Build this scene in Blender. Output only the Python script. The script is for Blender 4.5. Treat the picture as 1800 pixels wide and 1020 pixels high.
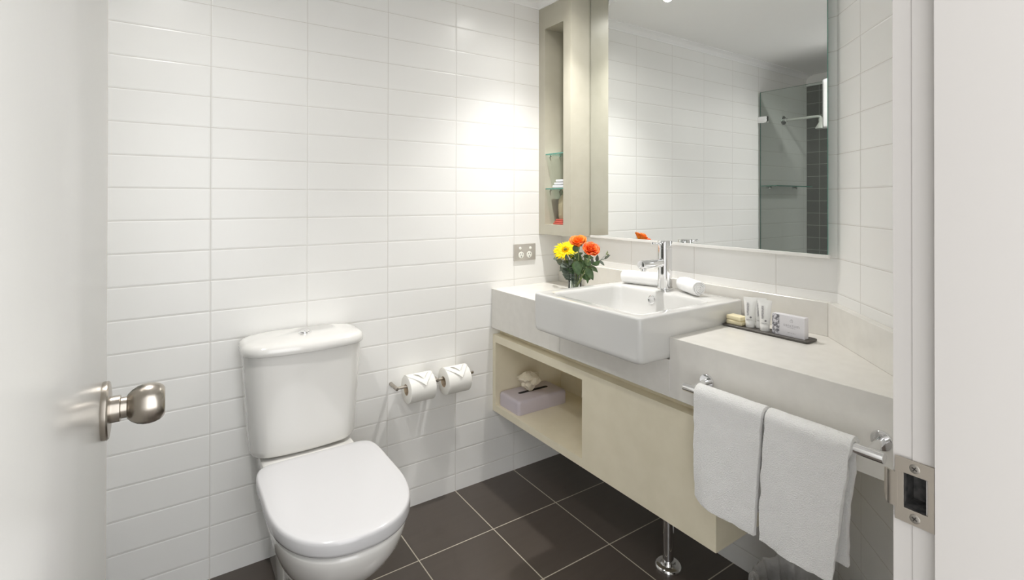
import bpy, bmesh, math, random
from math import pi, sin, cos, radians
from mathutils import Vector, Matrix, noise
for o in list(bpy.data.objects): bpy.data.objects.remove(o)
scn = bpy.context.scene
COL = scn.collection
R = random.Random(7)

# ------------------------------------------------------------------ camera, world, lamps, exposure
cam_d = bpy.data.cameras.new('camera'); cam = bpy.data.objects.new('camera', cam_d); COL.objects.link(cam)
cam_d.sensor_fit = 'HORIZONTAL'; cam_d.sensor_width = 36.0
cam_d.lens = 899.93/1800*36.0
cam_d.shift_x = 0.0
cam_d.shift_y = -(510-347.12)/1800
cam_d.clip_start = 0.02
CAM = Vector((-1.3245, -1.9342, 1.2366))
yaw, pitch, roll = .5964, .004, .0011
F_ = Vector((sin(yaw)*cos(pitch), cos(yaw)*cos(pitch), sin(pitch)))
R_ = Vector((cos(yaw), -sin(yaw), 0)); U_ = R_.cross(F_)
R2 = R_*cos(roll)+U_*sin(roll); U2 = -R_*sin(roll)+U_*cos(roll)
M = Matrix((R2, U2, -F_)).transposed().to_4x4(); M.translation = CAM
cam.matrix_world = M
scn.camera = cam
scn.view_settings.view_transform = 'Standard'
scn.view_settings.look = 'None'
scn.view_settings.gamma = 1.0
scn.view_settings.exposure = 0.45
scn.view_settings.use_curve_mapping = False

w = bpy.data.worlds.new('world'); scn.world = w; w.use_nodes = True
w.node_tree.nodes['Background'].inputs[0].default_value = (.98, 0.99, 1.0, 1)
w.node_tree.nodes['Background'].inputs[1].default_value = 2.6

CEIL = 2.165
LAMPS = [(-0.04, -0.42), (-1.33, -0.60), (-1.84, -1.20)]  # last one is an added, unseen lamp that brightens the shower end
def lamp(name, loc, radius, power, color=(1, .98, .95), cone=138, blend=1.0):
    l = bpy.data.lights.new(name, 'SPOT'); l.shadow_soft_size = radius; l.energy = power; l.color = color
    l.spot_size = radians(cone); l.spot_blend = blend
    o = bpy.data.objects.new(name, l); COL.objects.link(o); o.location = loc
    return o
for (lx, ly), p, q, cn in zip(LAMPS, (8.5, 15, 15), (38, 18, 30), (98, 92, 92)):
    lamp('downlight_lamp', (lx, ly, CEIL-.012), .022, p, cone=160)              # wide glow of the frosted lens
    lamp('downlight_beam', (lx, ly, CEIL-.013), .020, q, cone=cn)               # narrow beam of the reflector
scn.cycles.max_bounces = 20; scn.cycles.diffuse_bounces = 14; scn.cycles.glossy_bounces = 8; scn.cycles.transparent_max_bounces = 16

# ------------------------------------------------------------------ materials
def mat(name, color, rough=.5, metal=0, bump=None, spec=.5, coat=0, **kw):
    m = bpy.data.materials.new(name); m.use_nodes = True
    nt = m.node_tree; b = nt.nodes['Principled BSDF']
    b.inputs['Base Color'].default_value = (*color, 1); b.inputs['Roughness'].default_value = rough
    b.inputs['Metallic'].default_value = metal; b.inputs['Specular IOR Level'].default_value = spec
    b.inputs['Coat Weight'].default_value = coat
    for k, v in kw.items(): b.inputs[k.replace('_', ' ')].default_value = v
    if bump:
        sc, st, dist = bump
        tc = nt.nodes.new('ShaderNodeTexCoord'); n = nt.nodes.new('ShaderNodeTexNoise'); bp = nt.nodes.new('ShaderNodeBump')
        n.inputs['Scale'].default_value = sc; n.inputs['Detail'].default_value = 4
        bp.inputs['Strength'].default_value = st; bp.inputs['Distance'].default_value = dist
        nt.links.new(tc.outputs['Object'], n.inputs['Vector']); nt.links.new(n.outputs['Fac'], bp.inputs['Height'])
        nt.links.new(bp.outputs['Normal'], b.inputs['Normal'])
    return m

def mottled(name, c1, c2, rough, scale, detail=5, bump=0, dist=.001, lo=.35, hi=.65, stretch=(1, 1, 1)):
    m = mat(name, c1, rough); nt = m.node_tree; b = nt.nodes['Principled BSDF']; L = nt.links.new
    tc = nt.nodes.new('ShaderNodeTexCoord'); mp = nt.nodes.new('ShaderNodeMapping'); mp.inputs['Scale'].default_value = stretch
    n = nt.nodes.new('ShaderNodeTexNoise'); n.inputs['Scale'].default_value = scale; n.inputs['Detail'].default_value = detail
    r = nt.nodes.new('ShaderNodeValToRGB'); r.color_ramp.elements[0].position = lo; r.color_ramp.elements[1].position = hi
    r.color_ramp.elements[0].color = (*c1, 1); r.color_ramp.elements[1].color = (*c2, 1)
    L(tc.outputs['Object'], mp.inputs['Vector']); L(mp.outputs['Vector'], n.inputs['Vector']); L(n.outputs['Fac'], r.inputs['Fac'])
    L(r.outputs['Color'], b.inputs['Base Color'])
    if bump:
        bp = nt.nodes.new('ShaderNodeBump'); bp.inputs['Strength'].default_value = bump; bp.inputs['Distance'].default_value = dist
        L(n.outputs['Fac'], bp.inputs['Height']); L(bp.outputs['Normal'], b.inputs['Normal'])
    return m

def tiles(name, udir, uoff, uw, vdir, voff, vh, ctile, ctile2, cgrout, gw, edge, rough, bump=.6, bdist=.0008, wave=.0, grough=.7, spec=.5, stretch=(3, 3, 3)):
    """udir/vdir world axes of the tile grid; seams at uoff + k*uw and voff + k*vh"""
    m = bpy.data.materials.new(name); m.use_nodes = True; nt = m.node_tree; N = nt.nodes.new; L = nt.links.new
    b = nt.nodes['Principled BSDF']; b.inputs['Specular IOR Level'].default_value = spec
    geo = N('ShaderNodeNewGeometry')
    def M2(op, a, c=None, d=None):
        n = N('ShaderNodeMath'); n.operation = op
        for i, x in enumerate((a, c, d)):
            if x is None: continue
            if isinstance(x, (int, float)): n.inputs[i].default_value = x
            else: L(x, n.inputs[i])
        return n.outputs[0]
    def dist(d, off, size):
        dn = N('ShaderNodeVectorMath'); dn.operation = 'DOT_PRODUCT'; L(geo.outputs['Position'], dn.inputs[0]); dn.inputs[1].default_value = d
        t = M2('DIVIDE', M2('SUBTRACT', dn.outputs['Value'], off), size)
        fr = M2('FRACT', t); fl = M2('FLOOR', t)
        return M2('MULTIPLY', M2('MINIMUM', fr, M2('SUBTRACT', 1.0, fr)), size), fl
    du, fu = dist(udir, uoff, uw); dv, fv = dist(vdir, voff, vh)
    dd = M2('MINIMUM', du, dv)
    ss = N('ShaderNodeMapRange'); ss.interpolation_type = 'SMOOTHSTEP'
    L(dd, ss.inputs['Value']); ss.inputs['From Min'].default_value = gw*.5-.0002; ss.inputs['From Max'].default_value = gw*.5+.0004
    hh = N('ShaderNodeMapRange'); hh.interpolation_type = 'SMOOTHERSTEP'; L(dd, hh.inputs['Value'])
    hh.inputs['From Min'].default_value = gw*.3; hh.inputs['From Max'].default_value = edge
    wn = N('ShaderNodeTexWhiteNoise'); cb = N('ShaderNodeCombineXYZ'); L(fu, cb.inputs[0]); L(fv, cb.inputs[1]); L(cb.outputs[0], wn.inputs['Vector'])
    mp = N('ShaderNodeMapping'); mp.inputs['Scale'].default_value = stretch; L(geo.outputs['Position'], mp.inputs['Vector'])
    nz = N('ShaderNodeTexNoise'); nz.inputs['Scale'].default_value = 1.0; nz.inputs['Detail'].default_value = 3; L(mp.outputs[0], nz.inputs['Vector'])
    mixf = M2('MULTIPLY_ADD', wn.outputs['Value'], .4, M2('MULTIPLY', nz.outputs['Fac'], .6))
    mx = N('ShaderNodeMix'); mx.data_type = 'RGBA'; L(mixf, mx.inputs['Factor']); mx.inputs['A'].default_value = (*ctile, 1); mx.inputs['B'].default_value = (*ctile2, 1)
    m2 = N('ShaderNodeMix'); m2.data_type = 'RGBA'; L(ss.outputs[0], m2.inputs['Factor']); m2.inputs['A'].default_value = (*cgrout, 1); L(mx.outputs['Result'], m2.inputs['B'])
    L(m2.outputs['Result'], b.inputs['Base Color'])
    rr = M2('MULTIPLY_ADD', ss.outputs[0], rough-grough, grough); L(rr, b.inputs['Roughness'])
    hsum = hh.outputs[0]
    if wave:
        n2 = N('ShaderNodeTexNoise'); n2.inputs['Scale'].default_value = 9; n2.inputs['Detail'].default_value = 1; L(geo.outputs['Position'], n2.inputs['Vector'])
        hsum = M2('MULTIPLY_ADD', n2.outputs['Fac'], wave, hh.outputs[0])
    bp = N('ShaderNodeBump'); bp.inputs['Strength'].default_value = bump; bp.inputs['Distance'].default_value = bdist; L(hsum, bp.inputs['Height']); L(bp.outputs['Normal'], b.inputs['Normal'])
    return m

def glass(name, tint, rough=0.0, body=.0):
    m = bpy.data.materials.new(name); m.use_nodes = True; nt = m.node_tree; N = nt.nodes.new; L = nt.links.new
    nt.nodes.remove(nt.nodes['Principled BSDF']); out = nt.nodes['Material Output']
    t = N('ShaderNodeBsdfTransparent'); t.inputs[0].default_value = (*tint, 1)
    g = N('ShaderNodeBsdfGlossy'); g.inputs['Roughness'].default_value = rough; g.inputs[0].default_value = (1, 1, 1, 1)
    f = N('ShaderNodeFresnel'); f.inputs[0].default_value = 1.45; mx = N('ShaderNodeMixShader')
    L(f.outputs[0], mx.inputs[0]); L(t.outputs[0], mx.inputs[1]); L(g.outputs[0], mx.inputs[2])
    last = mx
    if body:
        d = N('ShaderNodeBsdfDiffuse'); d.inputs[0].default_value = (*tint, 1); m3 = N('ShaderNodeMixShader'); m3.inputs[0].default_value = body
        L(mx.outputs[0], m3.inputs[1]); L(d.outputs[0], m3.inputs[2]); last = m3
    L(last.outputs[0], out.inputs[0])
    return m

WT = (.85, .845, .825); WT2 = (.88, .875, .855); WG = (.66, .64, .60)
TK = dict(gw=.0016, edge=.0055, rough=.28, bump=.6, bdist=.0010, wave=.25)
ZB = .0702
m_tile_back = tiles('white_tile_back', (1, 0, 0), 0.0, .3, (0, 0, 1), ZB, .1, WT, WT2, WG, **TK)
m_tile_right = tiles('white_tile_right', (0, 1, 0), -.455, .303, (0, 0, 1), ZB-.003, .1, WT, WT2, WG, **TK)
s2 = 1/math.sqrt(2)
m_tile_diag = tiles('white_tile_corner', (-s2, -s2, 0), (-.28+1.24)*s2+.139, .3, (0, 0, 1), ZB-.003, .1, WT, WT2, WG, **TK)
m_tile_dark = tiles('dark_tile_shower', (0, 1, 0), -.09, .3, (0, 0, 1), 1.953-.0905*30, .0905, (.075, .075, .072), (.11, .108, .104), (.42, .41, .38), .003, .005, .35, bump=.3)
m_floor = tiles('charcoal_floor_tile', (1, 0, 0), 0.0, .3, (0, 1, 0), .002, .305, (.070, .057, .048), (.098, .082, .071), (.50, .46, .38), .0034, .005, .28, bump=.25, bdist=.0006, grough=.8, spec=.4, stretch=(5, 40, 5))
m_ceil = mat('ceiling_paint', (.93, .93, .925), .7)
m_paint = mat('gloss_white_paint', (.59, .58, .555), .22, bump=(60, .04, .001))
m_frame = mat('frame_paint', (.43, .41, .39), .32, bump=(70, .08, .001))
m_stone = mottled('cream_stone', (.76, .74, .695), (.79, .77, .725), .22, 30)
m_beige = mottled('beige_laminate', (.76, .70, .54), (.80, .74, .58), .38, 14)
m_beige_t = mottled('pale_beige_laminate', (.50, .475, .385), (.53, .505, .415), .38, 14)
m_ceramic = mat('white_ceramic', (.76, .75, .725), .08, coat=.5)
m_basin = mat('basin_ceramic', (.68, .677, .66), .07, coat=.5)
m_seat = mat('seat_plastic', (.59, .585, .595), .14)
m_chrome = mat('chrome', (.88, .88, .89), .06, 1)
m_nickel = mat('brushed_nickel', (.47, .43, .38), .27, 1, bump=(180, .05, .0003))
m_steel = mat('satin_steel', (.50, .455, .40), .33, 1, bump=(220, .08, .0003))
m_screw = mat('screw_metal', (.34, .32, .29), .35, 1)
m_darkmetal = mat('dark_metal', (.06, .055, .05), .5, .6)
m_cavity = mottled('strike_cavity', (.02, .02, .02), (.09, .085, .08), .8, 120)
m_mirror = mat('mirror_silver', (.84, .855, .845), .0, 1)
m_glassedge = mat('green_glass_edge', (.10, .30, .24), .1)
m_alu = mat('white_aluminium', (.80, .79, .76), .3)
m_glass = glass('shelf_glass', (.90, .96, .93), 0)
m_screen = glass('shower_glass', (.93, .965, .945), 0)
m_vase = glass('vase_glass', (.94, .97, .96), 0)
m_water = glass('vase_water', (.93, .96, .94), 0)
m_terry = mat('white_terry', (.94, .935, .92), .95, bump=(430, 1.0, .004), spec=.1)
m_terry.node_tree.nodes['Principled BSDF'].inputs['Sheen Weight'].default_value = .25
m_roll = mat('white_terry_small', (.93, .93, .925), .95, bump=(500, .6, .0015), spec=.1)
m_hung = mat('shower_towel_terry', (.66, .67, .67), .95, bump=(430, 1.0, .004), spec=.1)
m_paper = mat('toilet_tissue', (.86, .85, .81), .9, bump=(200, .15, .0006), spec=.1)
m_card = mat('cardboard_core', (.50, .40, .28), .9)
m_tissue = mat('tissue_sheet', (.74, .68, .55), .9, spec=.1, bump=(60, .5, .002))
m_lilac = mat('lilac_cover', (.55, .50, .545), .42)
m_black = mat('black_slot', (.01, .009, .01), .8)
m_slate = mottled('slate_tray', (.08, .072, .064), (.115, .105, .094), .5, 60, bump=.2)
m_soap = mat('cream_soap', (.82, .74, .50), .4, spec=.4)
m_tube = mat('white_tube', (.82, .82, .80), .3)
m_tubecap = mat('tube_cap', (.86, .86, .84), .25)
m_box = mat('white_carton', (.74, .73, .76), .5)
m_ink = mat('grey_print', (.20, .20, .21), .6)
m_inkl = mat('pale_grey_print', (.42, .41, .43), .6)
m_photo = mottled('grey_floral_print', (.16, .16, .18), (.72, .71, .75), .5, 130, detail=3, lo=.42, hi=.6)
m_socket = mat('brushed_socket_plate', (.60, .57, .53), .35, .55)
m_swwhite = mat('white_switch', (.86, .86, .80), .3)
m_liner = mat('bin_liner', (.60, .59, .58), .22, bump=(26, .9, .02), spec=.6)
m_liner.node_tree.nodes['Principled BSDF'].inputs['Alpha'].default_value = .55
m_bin = mat('bin_body', (.13, .12, .11), .5)
m_yellow = mat('yellow_petal', (.95, .72, .0), .5, spec=.2)
m_yellow2 = mat('yellow_petal_inner', (.95, .62, .0), .5, spec=.2)
m_disc = mottled('flower_centre', (.03, .025, .01), (.30, .22, .02), .8, 500)
m_orange = mottled('orange_petal', (.85, .12, .005), (.95, .27, .01), .5, 90)
m_redor = mottled('red_orange_petal', (.70, .04, .005), (.95, .20, .01), .5, 90)
m_leaf = mottled('green_leaf', (.045, .10, .03), (.09, .16, .055), .4, 60)
m_euc = mottled('grey_green_leaf', (.07, .10, .075), (.14, .17, .13), .55, 50)
m_stem = mat('pale_stem', (.22, .27, .10), .5)
m_pouch = mat('tan_pouch', (.42, .36, .24), .7)
m_red = mat('red_wrapper', (.55, .10, .07), .4)
m_white = mat('white_paper_item', (.82, .82, .86), .6)
m_emit = bpy.data.materials.new('lamp_lens'); m_emit.use_nodes = True
_b = m_emit.node_tree.nodes['Principled BSDF']; _b.inputs['Emission Color'].default_value = (1, .97, .92, 1); _b.inputs['Emission Strength'].default_value = 12

# ------------------------------------------------------------------ mesh helpers
def tag(o, label=None, cat=None, group=None, kind=None):
    if label: o['label'] = label
    if cat: o['category'] = cat
    if group: o['group'] = group
    if kind: o['kind'] = kind
    return o
def thing(name, label, cat, loc=(0, 0, 0), group=None, kind=None):
    o = bpy.data.objects.new(name, None); COL.objects.link(o); o.location = loc; o.empty_display_size = .02
    return tag(o, label, cat, group, kind)
def worldloc(o):
    v = Vector(o.location)
    while o.parent: o = o.parent; v += o.location
    return v
def obj(name, bm, m, parent=None, smooth=40, origin=None):
    bmesh.ops.recalc_face_normals(bm, faces=bm.faces)
    off = worldloc(parent) if parent else Vector((0, 0, 0))
    if origin is not None: off = Vector(origin)
    elif parent is None:
        xs = [v.co for v in bm.verts]
        off = Vector(((min(c.x for c in xs)+max(c.x for c in xs))/2, (min(c.y for c in xs)+max(c.y for c in xs))/2, min(c.z for c in xs)))
    bmesh.ops.translate(bm, verts=bm.verts, vec=-off)
    me = bpy.data.meshes.new(name); bm.to_mesh(me); bm.free()
    ms = m if isinstance(m, (list, tuple)) else [m]
    for x in ms: me.materials.append(x)
    if smooth:
        me.shade_smooth(); me.set_sharp_from_angle(angle=radians(smooth))
    o = bpy.data.objects.new(name, me); COL.objects.link(o)
    if parent:
        o.parent = parent
        o.location = off - worldloc(parent) if origin is not None else (0, 0, 0)
    else: o.location = off
    return o
def B(): return bmesh.new()
def box(bm, lo, hi, bev=0, seg=2, rot=None, mi=0):
    c = [(a+b)/2 for a, b in zip(lo, hi)]; s = [abs(b-a) for a, b in zip(lo, hi)]
    r = bmesh.ops.create_cube(bm, size=1)
    vs = r['verts']
    for v in vs: v.co = Vector((v.co.x*s[0], v.co.y*s[1], v.co.z*s[2]))
    if bev:
        es = list({e for v in vs for e in v.link_edges})
        rr = bmesh.ops.bevel(bm, geom=es, offset=bev, segments=seg, affect='EDGES', profile=.5)
        vs = list({v for f in rr['faces'] for v in f.verts} | {v for v in vs if v.is_valid})
    T = Matrix.Translation(c)
    if rot is not None: T = T @ rot
    for v in vs: v.co = T @ v.co
    if mi:
        for f in {f for v in vs for f in v.link_faces}: f.material_index = mi
    return bm
def frame_of(d):
    d = d.normalized(); u = d.orthogonal().normalized()
    if abs(d.z) < .99: u = d.cross(Vector((0, 0, 1))).normalized()
    return u, d.cross(u).normalized()
def loft(bm, rings, cap0=True, cap1=True, mi=0):
    vr = [[bm.verts.new(p) for p in r] for r in rings]; n = len(vr[0]); fs = []
    for a, b in zip(vr, vr[1:]):
        for i in range(n):
            fs.append(bm.faces.new((a[i], a[(i+1) % n], b[(i+1) % n], b[i])))
    if cap0: fs.append(bm.faces.new(vr[0][::-1]))
    if cap1: fs.append(bm.faces.new(vr[-1]))
    for f in fs: f.material_index = mi
    return bm
def lathe(bm, base, axis, prof, n=40, cap0=True, cap1=True, mi=0):
    base = Vector(base); axis = Vector(axis).normalized(); u, v = frame_of(axis)
    rings = [[base+axis*t+(u*cos(2*pi*i/n)+v*sin(2*pi*i/n))*max(r, 1e-5) for i in range(n)] for t, r in prof]
    return loft(bm, rings, cap0, cap1, mi)
def cyl(bm, a, b, r, n=28, bev=0, mi=0):
    a = Vector(a); b = Vector(b); L = (b-a).length
    p = [(0, r), (L, r)] if not bev else [(0, r-bev), (bev*.4, r-bev*.3), (bev, r), (L-bev, r), (L-bev*.4, r-bev*.3), (L, r-bev)]
    return lathe(bm, a, b-a, p, n, mi=mi)
def tube(bm, pts, r, n=10, mi=0):
    pts = [Vector(p) for p in pts]; rings = []
    rs = r if isinstance(r, (list, tuple)) else [r]*len(pts)
    u = None
    for i, p in enumerate(pts):
        d = (pts[min(i+1, len(pts)-1)]-pts[max(i-1, 0)]).normalized()
        if u is None: u, v = frame_of(d)
        u = (u-d*u.dot(d)).normalized(); v = d.cross(u)
        rings.append([p+(u*cos(2*pi*k/n)+v*sin(2*pi*k/n))*rs[i] for k in range(n)])
    return loft(bm, rings, mi=mi)
def rrect(x0, x1, y0, y1, r, z, n=6):
    p = []
    for cx, cy, a0 in ((x1-r, y1-r, 0), (x0+r, y1-r, pi/2), (x0+r, y0+r, pi), (x1-r, y0+r, 1.5*pi)):
        for i in range(n+1):
            a = a0+pi/2*i/n; p.append(Vector((cx+r*cos(a), cy+r*sin(a), z)))
    return p
def prism(bm, poly, z0, z1, mi=0):
    return loft(bm, [[Vector((x, y, z0)) for x, y in poly], [Vector((x, y, z1)) for x, y in poly]], mi=mi)
def edge_bevel(bm, w, ang=30, seg=2):
    bmesh.ops.recalc_face_normals(bm, faces=bm.faces)
    es = [e for e in bm.edges if len(e.link_faces) == 2 and e.calc_face_angle(0) > radians(ang)]
    bmesh.ops.bevel(bm, geom=es, offset=w, segments=seg, affect='EDGES', profile=.5)
    return bm
def text(name, s, size, m, parent, mat3, extrude=.0001, spacing=1.0):
    c = bpy.data.curves.new(name, 'FONT'); c.body = s; c.size = size; c.align_x = 'CENTER'; c.align_y = 'CENTER'; c.extrude = extrude; c.resolution_u = 3
    c.space_character = spacing
    o = bpy.data.objects.new(name+'_curve', c); COL.objects.link(o)
    dg = bpy.context.evaluated_depsgraph_get(); me = bpy.data.meshes.new_from_object(o.evaluated_get(dg))
    bpy.data.objects.remove(o); me.name = name
    me.transform(mat3); me.materials.clear(); me.materials.append(m)
    me.transform(Matrix.Translation(-worldloc(parent)))
    t = bpy.data.objects.new(name, me); COL.objects.link(t); t.parent = parent
    return t

# ------------------------------------------------------------------ the room
XW, YD = .28, -1.24           # vanity wall, start of the slanted corner wall
YF = -1.742                   # room face of the doorway wall
XS = -2.147                   # shower end wall
XC = XW-(YD-YF)               # where the slanted wall meets the doorway wall
def struct(name, bm, m, parent=None, smooth=0):
    return tag(obj(name, bm, m, parent, smooth), kind='structure')
bm = B(); box(bm, (XS-.1, -4.2, -.05), (XW+.12, .12, 0)); struct('floor', bm, m_floor)
bm = B(); box(bm, (XS-.1, -1.87, CEIL), (XW+.12, .12, CEIL+.06)); struct('ceiling', bm, m_ceil)
bm = B(); box(bm, (XS-.1, 0, 0), (XW+.1, .1, CEIL)); struct('wall_back', bm, m_tile_back)
bm = B(); box(bm, (XW, YD, 0), (XW+.1, 0, CEIL)); struct('wall_right', bm, m_tile_right)
bm = B(); prism(bm, [(XW, YD), (XW+.1, YD), (XC+.1, YF), (XC, YF)], 0, CEIL); struct('wall_corner', bm, m_tile_diag)
bm = B(); box(bm, (XS-.1, YF-.13, 0), (XS, 0, 2.085)); struct('wall_left', bm, m_tile_dark)
bm = B(); box(bm, (XS-.1, YF-.13, 2.085), (XS+.004, 0, CEIL)); struct('trim_5', bm, m_ceil)
JX, JX2 = -.772, -1.422       # opening
bm = B()
box(bm, (JX+.03, YF-.125, 0), (XC+.1, YF-.002, CEIL)); box(bm, (XS, YF-.125, 0), (JX2-.03, YF-.002, CEIL)); box(bm, (JX2-.03, YF-.125, 2.07), (JX+.03, YF-.002, CEIL))
struct('wall_front', bm, m_ceil)
# cornice: small cove on back wall and round the cabinet
def cove(bm, a, b, inward, h=.031, w_=.046):
    a = Vector(a); b = Vector(b); n = Vector(inward)
    prof = [(0, 0), (0, -h), (.005, -h), (.006, -h+.005), (.011, -h+.010), (.020, -h+.020), (.032, -.006), (w_-.004, -.005), (w_, -.004), (w_, 0)]
    loft(bm, [[p+n*x+Vector((0, 0, z)) for x, z in prof] for p in (a, b)])
bm = B(); cove(bm, (XS, 0, CEIL), (.142, 0, CEIL), (0, -1, 0)); struct('trim_1', bm, m_ceil)
bm = B(); cove(bm, (.142, 0, CEIL), (.142, -.233, CEIL), (-1, 0, 0)); struct('trim_2', bm, m_ceil)

# door frame (rebated jamb, stop, architrave edge), strike side with a real pocket
SY0, SY1, SZ0, SZ1 = -1.7665, -1.7485, .9585, .9935      # pocket
bm = B()
J1, J0 = YF-.002, YF-.034
def jambbox(y0, y1, z0, z1, x0=JX, x1=JX+.032): box(bm, (x0, y0, z0), (x1, y1, z1))
jambbox(J0, -1.7565, 0, SZ0); jambbox(J0, -1.7565, SZ1, 2.04); jambbox(J0, SY0, SZ0, SZ1)
jambbox(J0-.1, J0, 0, 2.04, JX-.012)
box(bm, (JX-.012, J0-.1, 2.03), (JX+.03, J0, 2.07)); box(bm, (JX2, YF-.13, 2.04), (JX, YF-.002, 2.07))
box(bm, (JX2-.032, YF-.13, 0), (JX2, YF-.002, 2.07))
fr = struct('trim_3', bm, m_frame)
bm = B()
def archbox(z0, z1, y0=-1.756, y1=-1.7415): box(bm, (JX+.0012, y0, z0), (JX+.06, y1, z1), 0)
archbox(0, SZ0); archbox(SZ1, 2.08); archbox(SZ0, SZ1, SY1, -1.7415)
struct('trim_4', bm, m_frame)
sp = thing('strike_plate', 'brushed metal strike plate with curved lip and dark pocket on white door frame', 'strike plate', (JX, -1.757, .976))
bm = B()
PZ0, PZ1, PY0, PY1 = .9475, 1.0045, -1.7728, -1.7438
px0, px1 = JX-.0022, JX-.0004
def pb(y0, y1, z0, z1): box(bm, (px0, y0, z0), (px1, y1, z1), .0002, 1)
hz0, hz1, hy0, hy1 = .9605, .9915, -1.768, -1.7505
pb(PY0, PY1, PZ0, hz0); pb(PY0, PY1, hz1, PZ1); pb(PY0, hy0, hz0-.0003, hz1+.0003); pb(hy1, PY1, hz0-.0003, hz1+.0003)
obj('plate', bm, m_steel, sp, 30)
bm = B()   # curved lip
rings = []
nn = 8
rings.append([Vector((px1-.0019, PY1-.002, .974-.0155)), Vector((px1-.0019, PY1-.002, .974+.0155)), Vector((px1-.0002, PY1-.002, .974+.0155)), Vector((px1-.0002, PY1-.002, .974-.0155))])
for i in range(nn+1):
    t = i/nn; ang = t*radians(70); rad = .0062
    y = -1.7412 + rad*sin(ang); x = px1 - .0002 + rad*(1-cos(ang))
    lo_ = .974-.0155*(1 if t < .25 else math.sqrt(max(.1, 1-((t-.25)/.8)**2))); hi_ = .974+.0155*(1 if t < .7 else math.sqrt(max(.5, 1-((t-.7)/.4)**2)))
    rings.append([Vector((x-.0017*cos(ang), y+.0017*sin(ang), lo_)), Vector((x-.0017*cos(ang), y+.0017*sin(ang), hi_)), Vector((x, y, hi_)), Vector((x, y, lo_))])
loft(bm, rings); obj('lip', bm, m_steel, sp, 40)
bm = B(); 
box(bm, (JX+.026, SY0-.001, SZ0-.001), (JX+.028, SY1+.001, SZ1+.001))
box(bm, (JX+.0005, SY0-.0008, SZ0-.001), (JX+.027, SY0+.0004, SZ1+.001)); box(bm, (JX+.0005, SY1-.0004, SZ0-.001), (JX+.027, SY1+.0008, SZ1+.001))
box(bm, (JX+.0005, SY0, SZ0-.0008), (JX+.027, SY1, SZ0+.0004)); box(bm, (JX+.0005, SY0, SZ1-.0004), (JX+.027, SY1, SZ1+.0008))
obj('pocket', bm, m_cavity, sp, 0)
for zz in (.9985-.0005, .9535+.0005):
    bm = B(); cy = -1.7588
    lathe(bm, (px0+.0004, cy, zz), (-1, 0, 0), [(0, .0042), (.0007, .0040), (.0010, .0030)], 24)
    s_ = obj('screw', bm, m_screw, sp, 40)
    bm = B()
    for a in (.5, .5+pi/2):
        box(bm, (px0-.0012, cy-.0022, zz-.0004), (px0-.0005, cy+.0022, zz+.0004), rot=Matrix.Rotation(a, 4, 'X'))
    lathe(bm, (px0+.0003, cy, zz), (-1, 0, 0), [(0, .0048), (.00025, .0048)], 24)
    obj('cross_slot', bm, m_darkmetal, s_, 0)

# open door
DX = -1.385; DY = -1.096
bm = B(); box(bm, (DX-.035, -1.735, .008), (DX, DY, 2.035), .0015, 2)
door = tag(obj('door_1', bm, m_paint, None, 30), kind='structure')
kb = thing('door_knob', 'brushed nickel round door knob on the open white door', 'door knob', (DX, DY-.06, .984))
KC = (DX, DY-.06, .984)
bm = B(); lathe(bm, KC, (1, 0, 0), [(0.00000, 0.03329), (0.00166, 0.03377), (0.00539, 0.03377), (0.00706, 0.03233), (0.00788, 0.02702), (0.00830, 0.01544)], 56); obj('rose', bm, m_nickel, kb)
bm = B(); lathe(bm, KC, (1, 0, 0), [(0.00747, 0.01544), (0.01701, 0.01544), (0.01784, 0.01447), (0.01793, 0.01235), (0.02573, 0.01235)], 48); obj('neck', bm, m_nickel, kb)
bm = B(); lathe(bm, KC, (1, 0, 0), [(0.02365, 0.01303), (0.02448, 0.01447), (0.02822, 0.01834), (0.03403, 0.02200), (0.03984, 0.02374), (0.04565, 0.02413), (0.05146, 0.02345), (0.05644, 0.02171), (0.06017, 0.01882), (0.06183, 0.01592), (0.06208, 0.01447), (0.06142, 0.01158), (0.06100, 0.00000)], 64); obj('knob', bm, m_nickel, kb, 60)
bm = B(); box(bm, (DX-.028, DY-.0006, .956), (DX-.007, DY+.0012, 1.012), .0003, 1); box(bm, (DX-.023, DY, .977), (DX-.012, DY+.009, .991), .002, 2); obj('latch', bm, m_steel, door)
tag(door.children[0], None)

# ceiling downlights
for i, (x, y) in enumerate(LAMPS):
    t = thing('ceiling_downlight', ['round recessed ceiling downlight above the vanity and mirror', 'round recessed ceiling downlight above the toilet', 'added, unseen ceiling downlight brightening the shower end'][i], 'ceiling light', (x, y, CEIL))
    bm = B(); lathe(bm, (x, y, CEIL), (0, 0, -1), [(0, .052), (.003, .052), (.006, .048), (.006, .040), (.003, .038)], 48, cap1=False); obj('trim_ring', bm, m_ceil, t)
    bm = B(); lathe(bm, (x, y, CEIL), (0, 0, -1), [(.001, .038), (.0035, .036), (.0045, .001)], 32); obj('lens', bm, m_emit, t)

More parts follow.
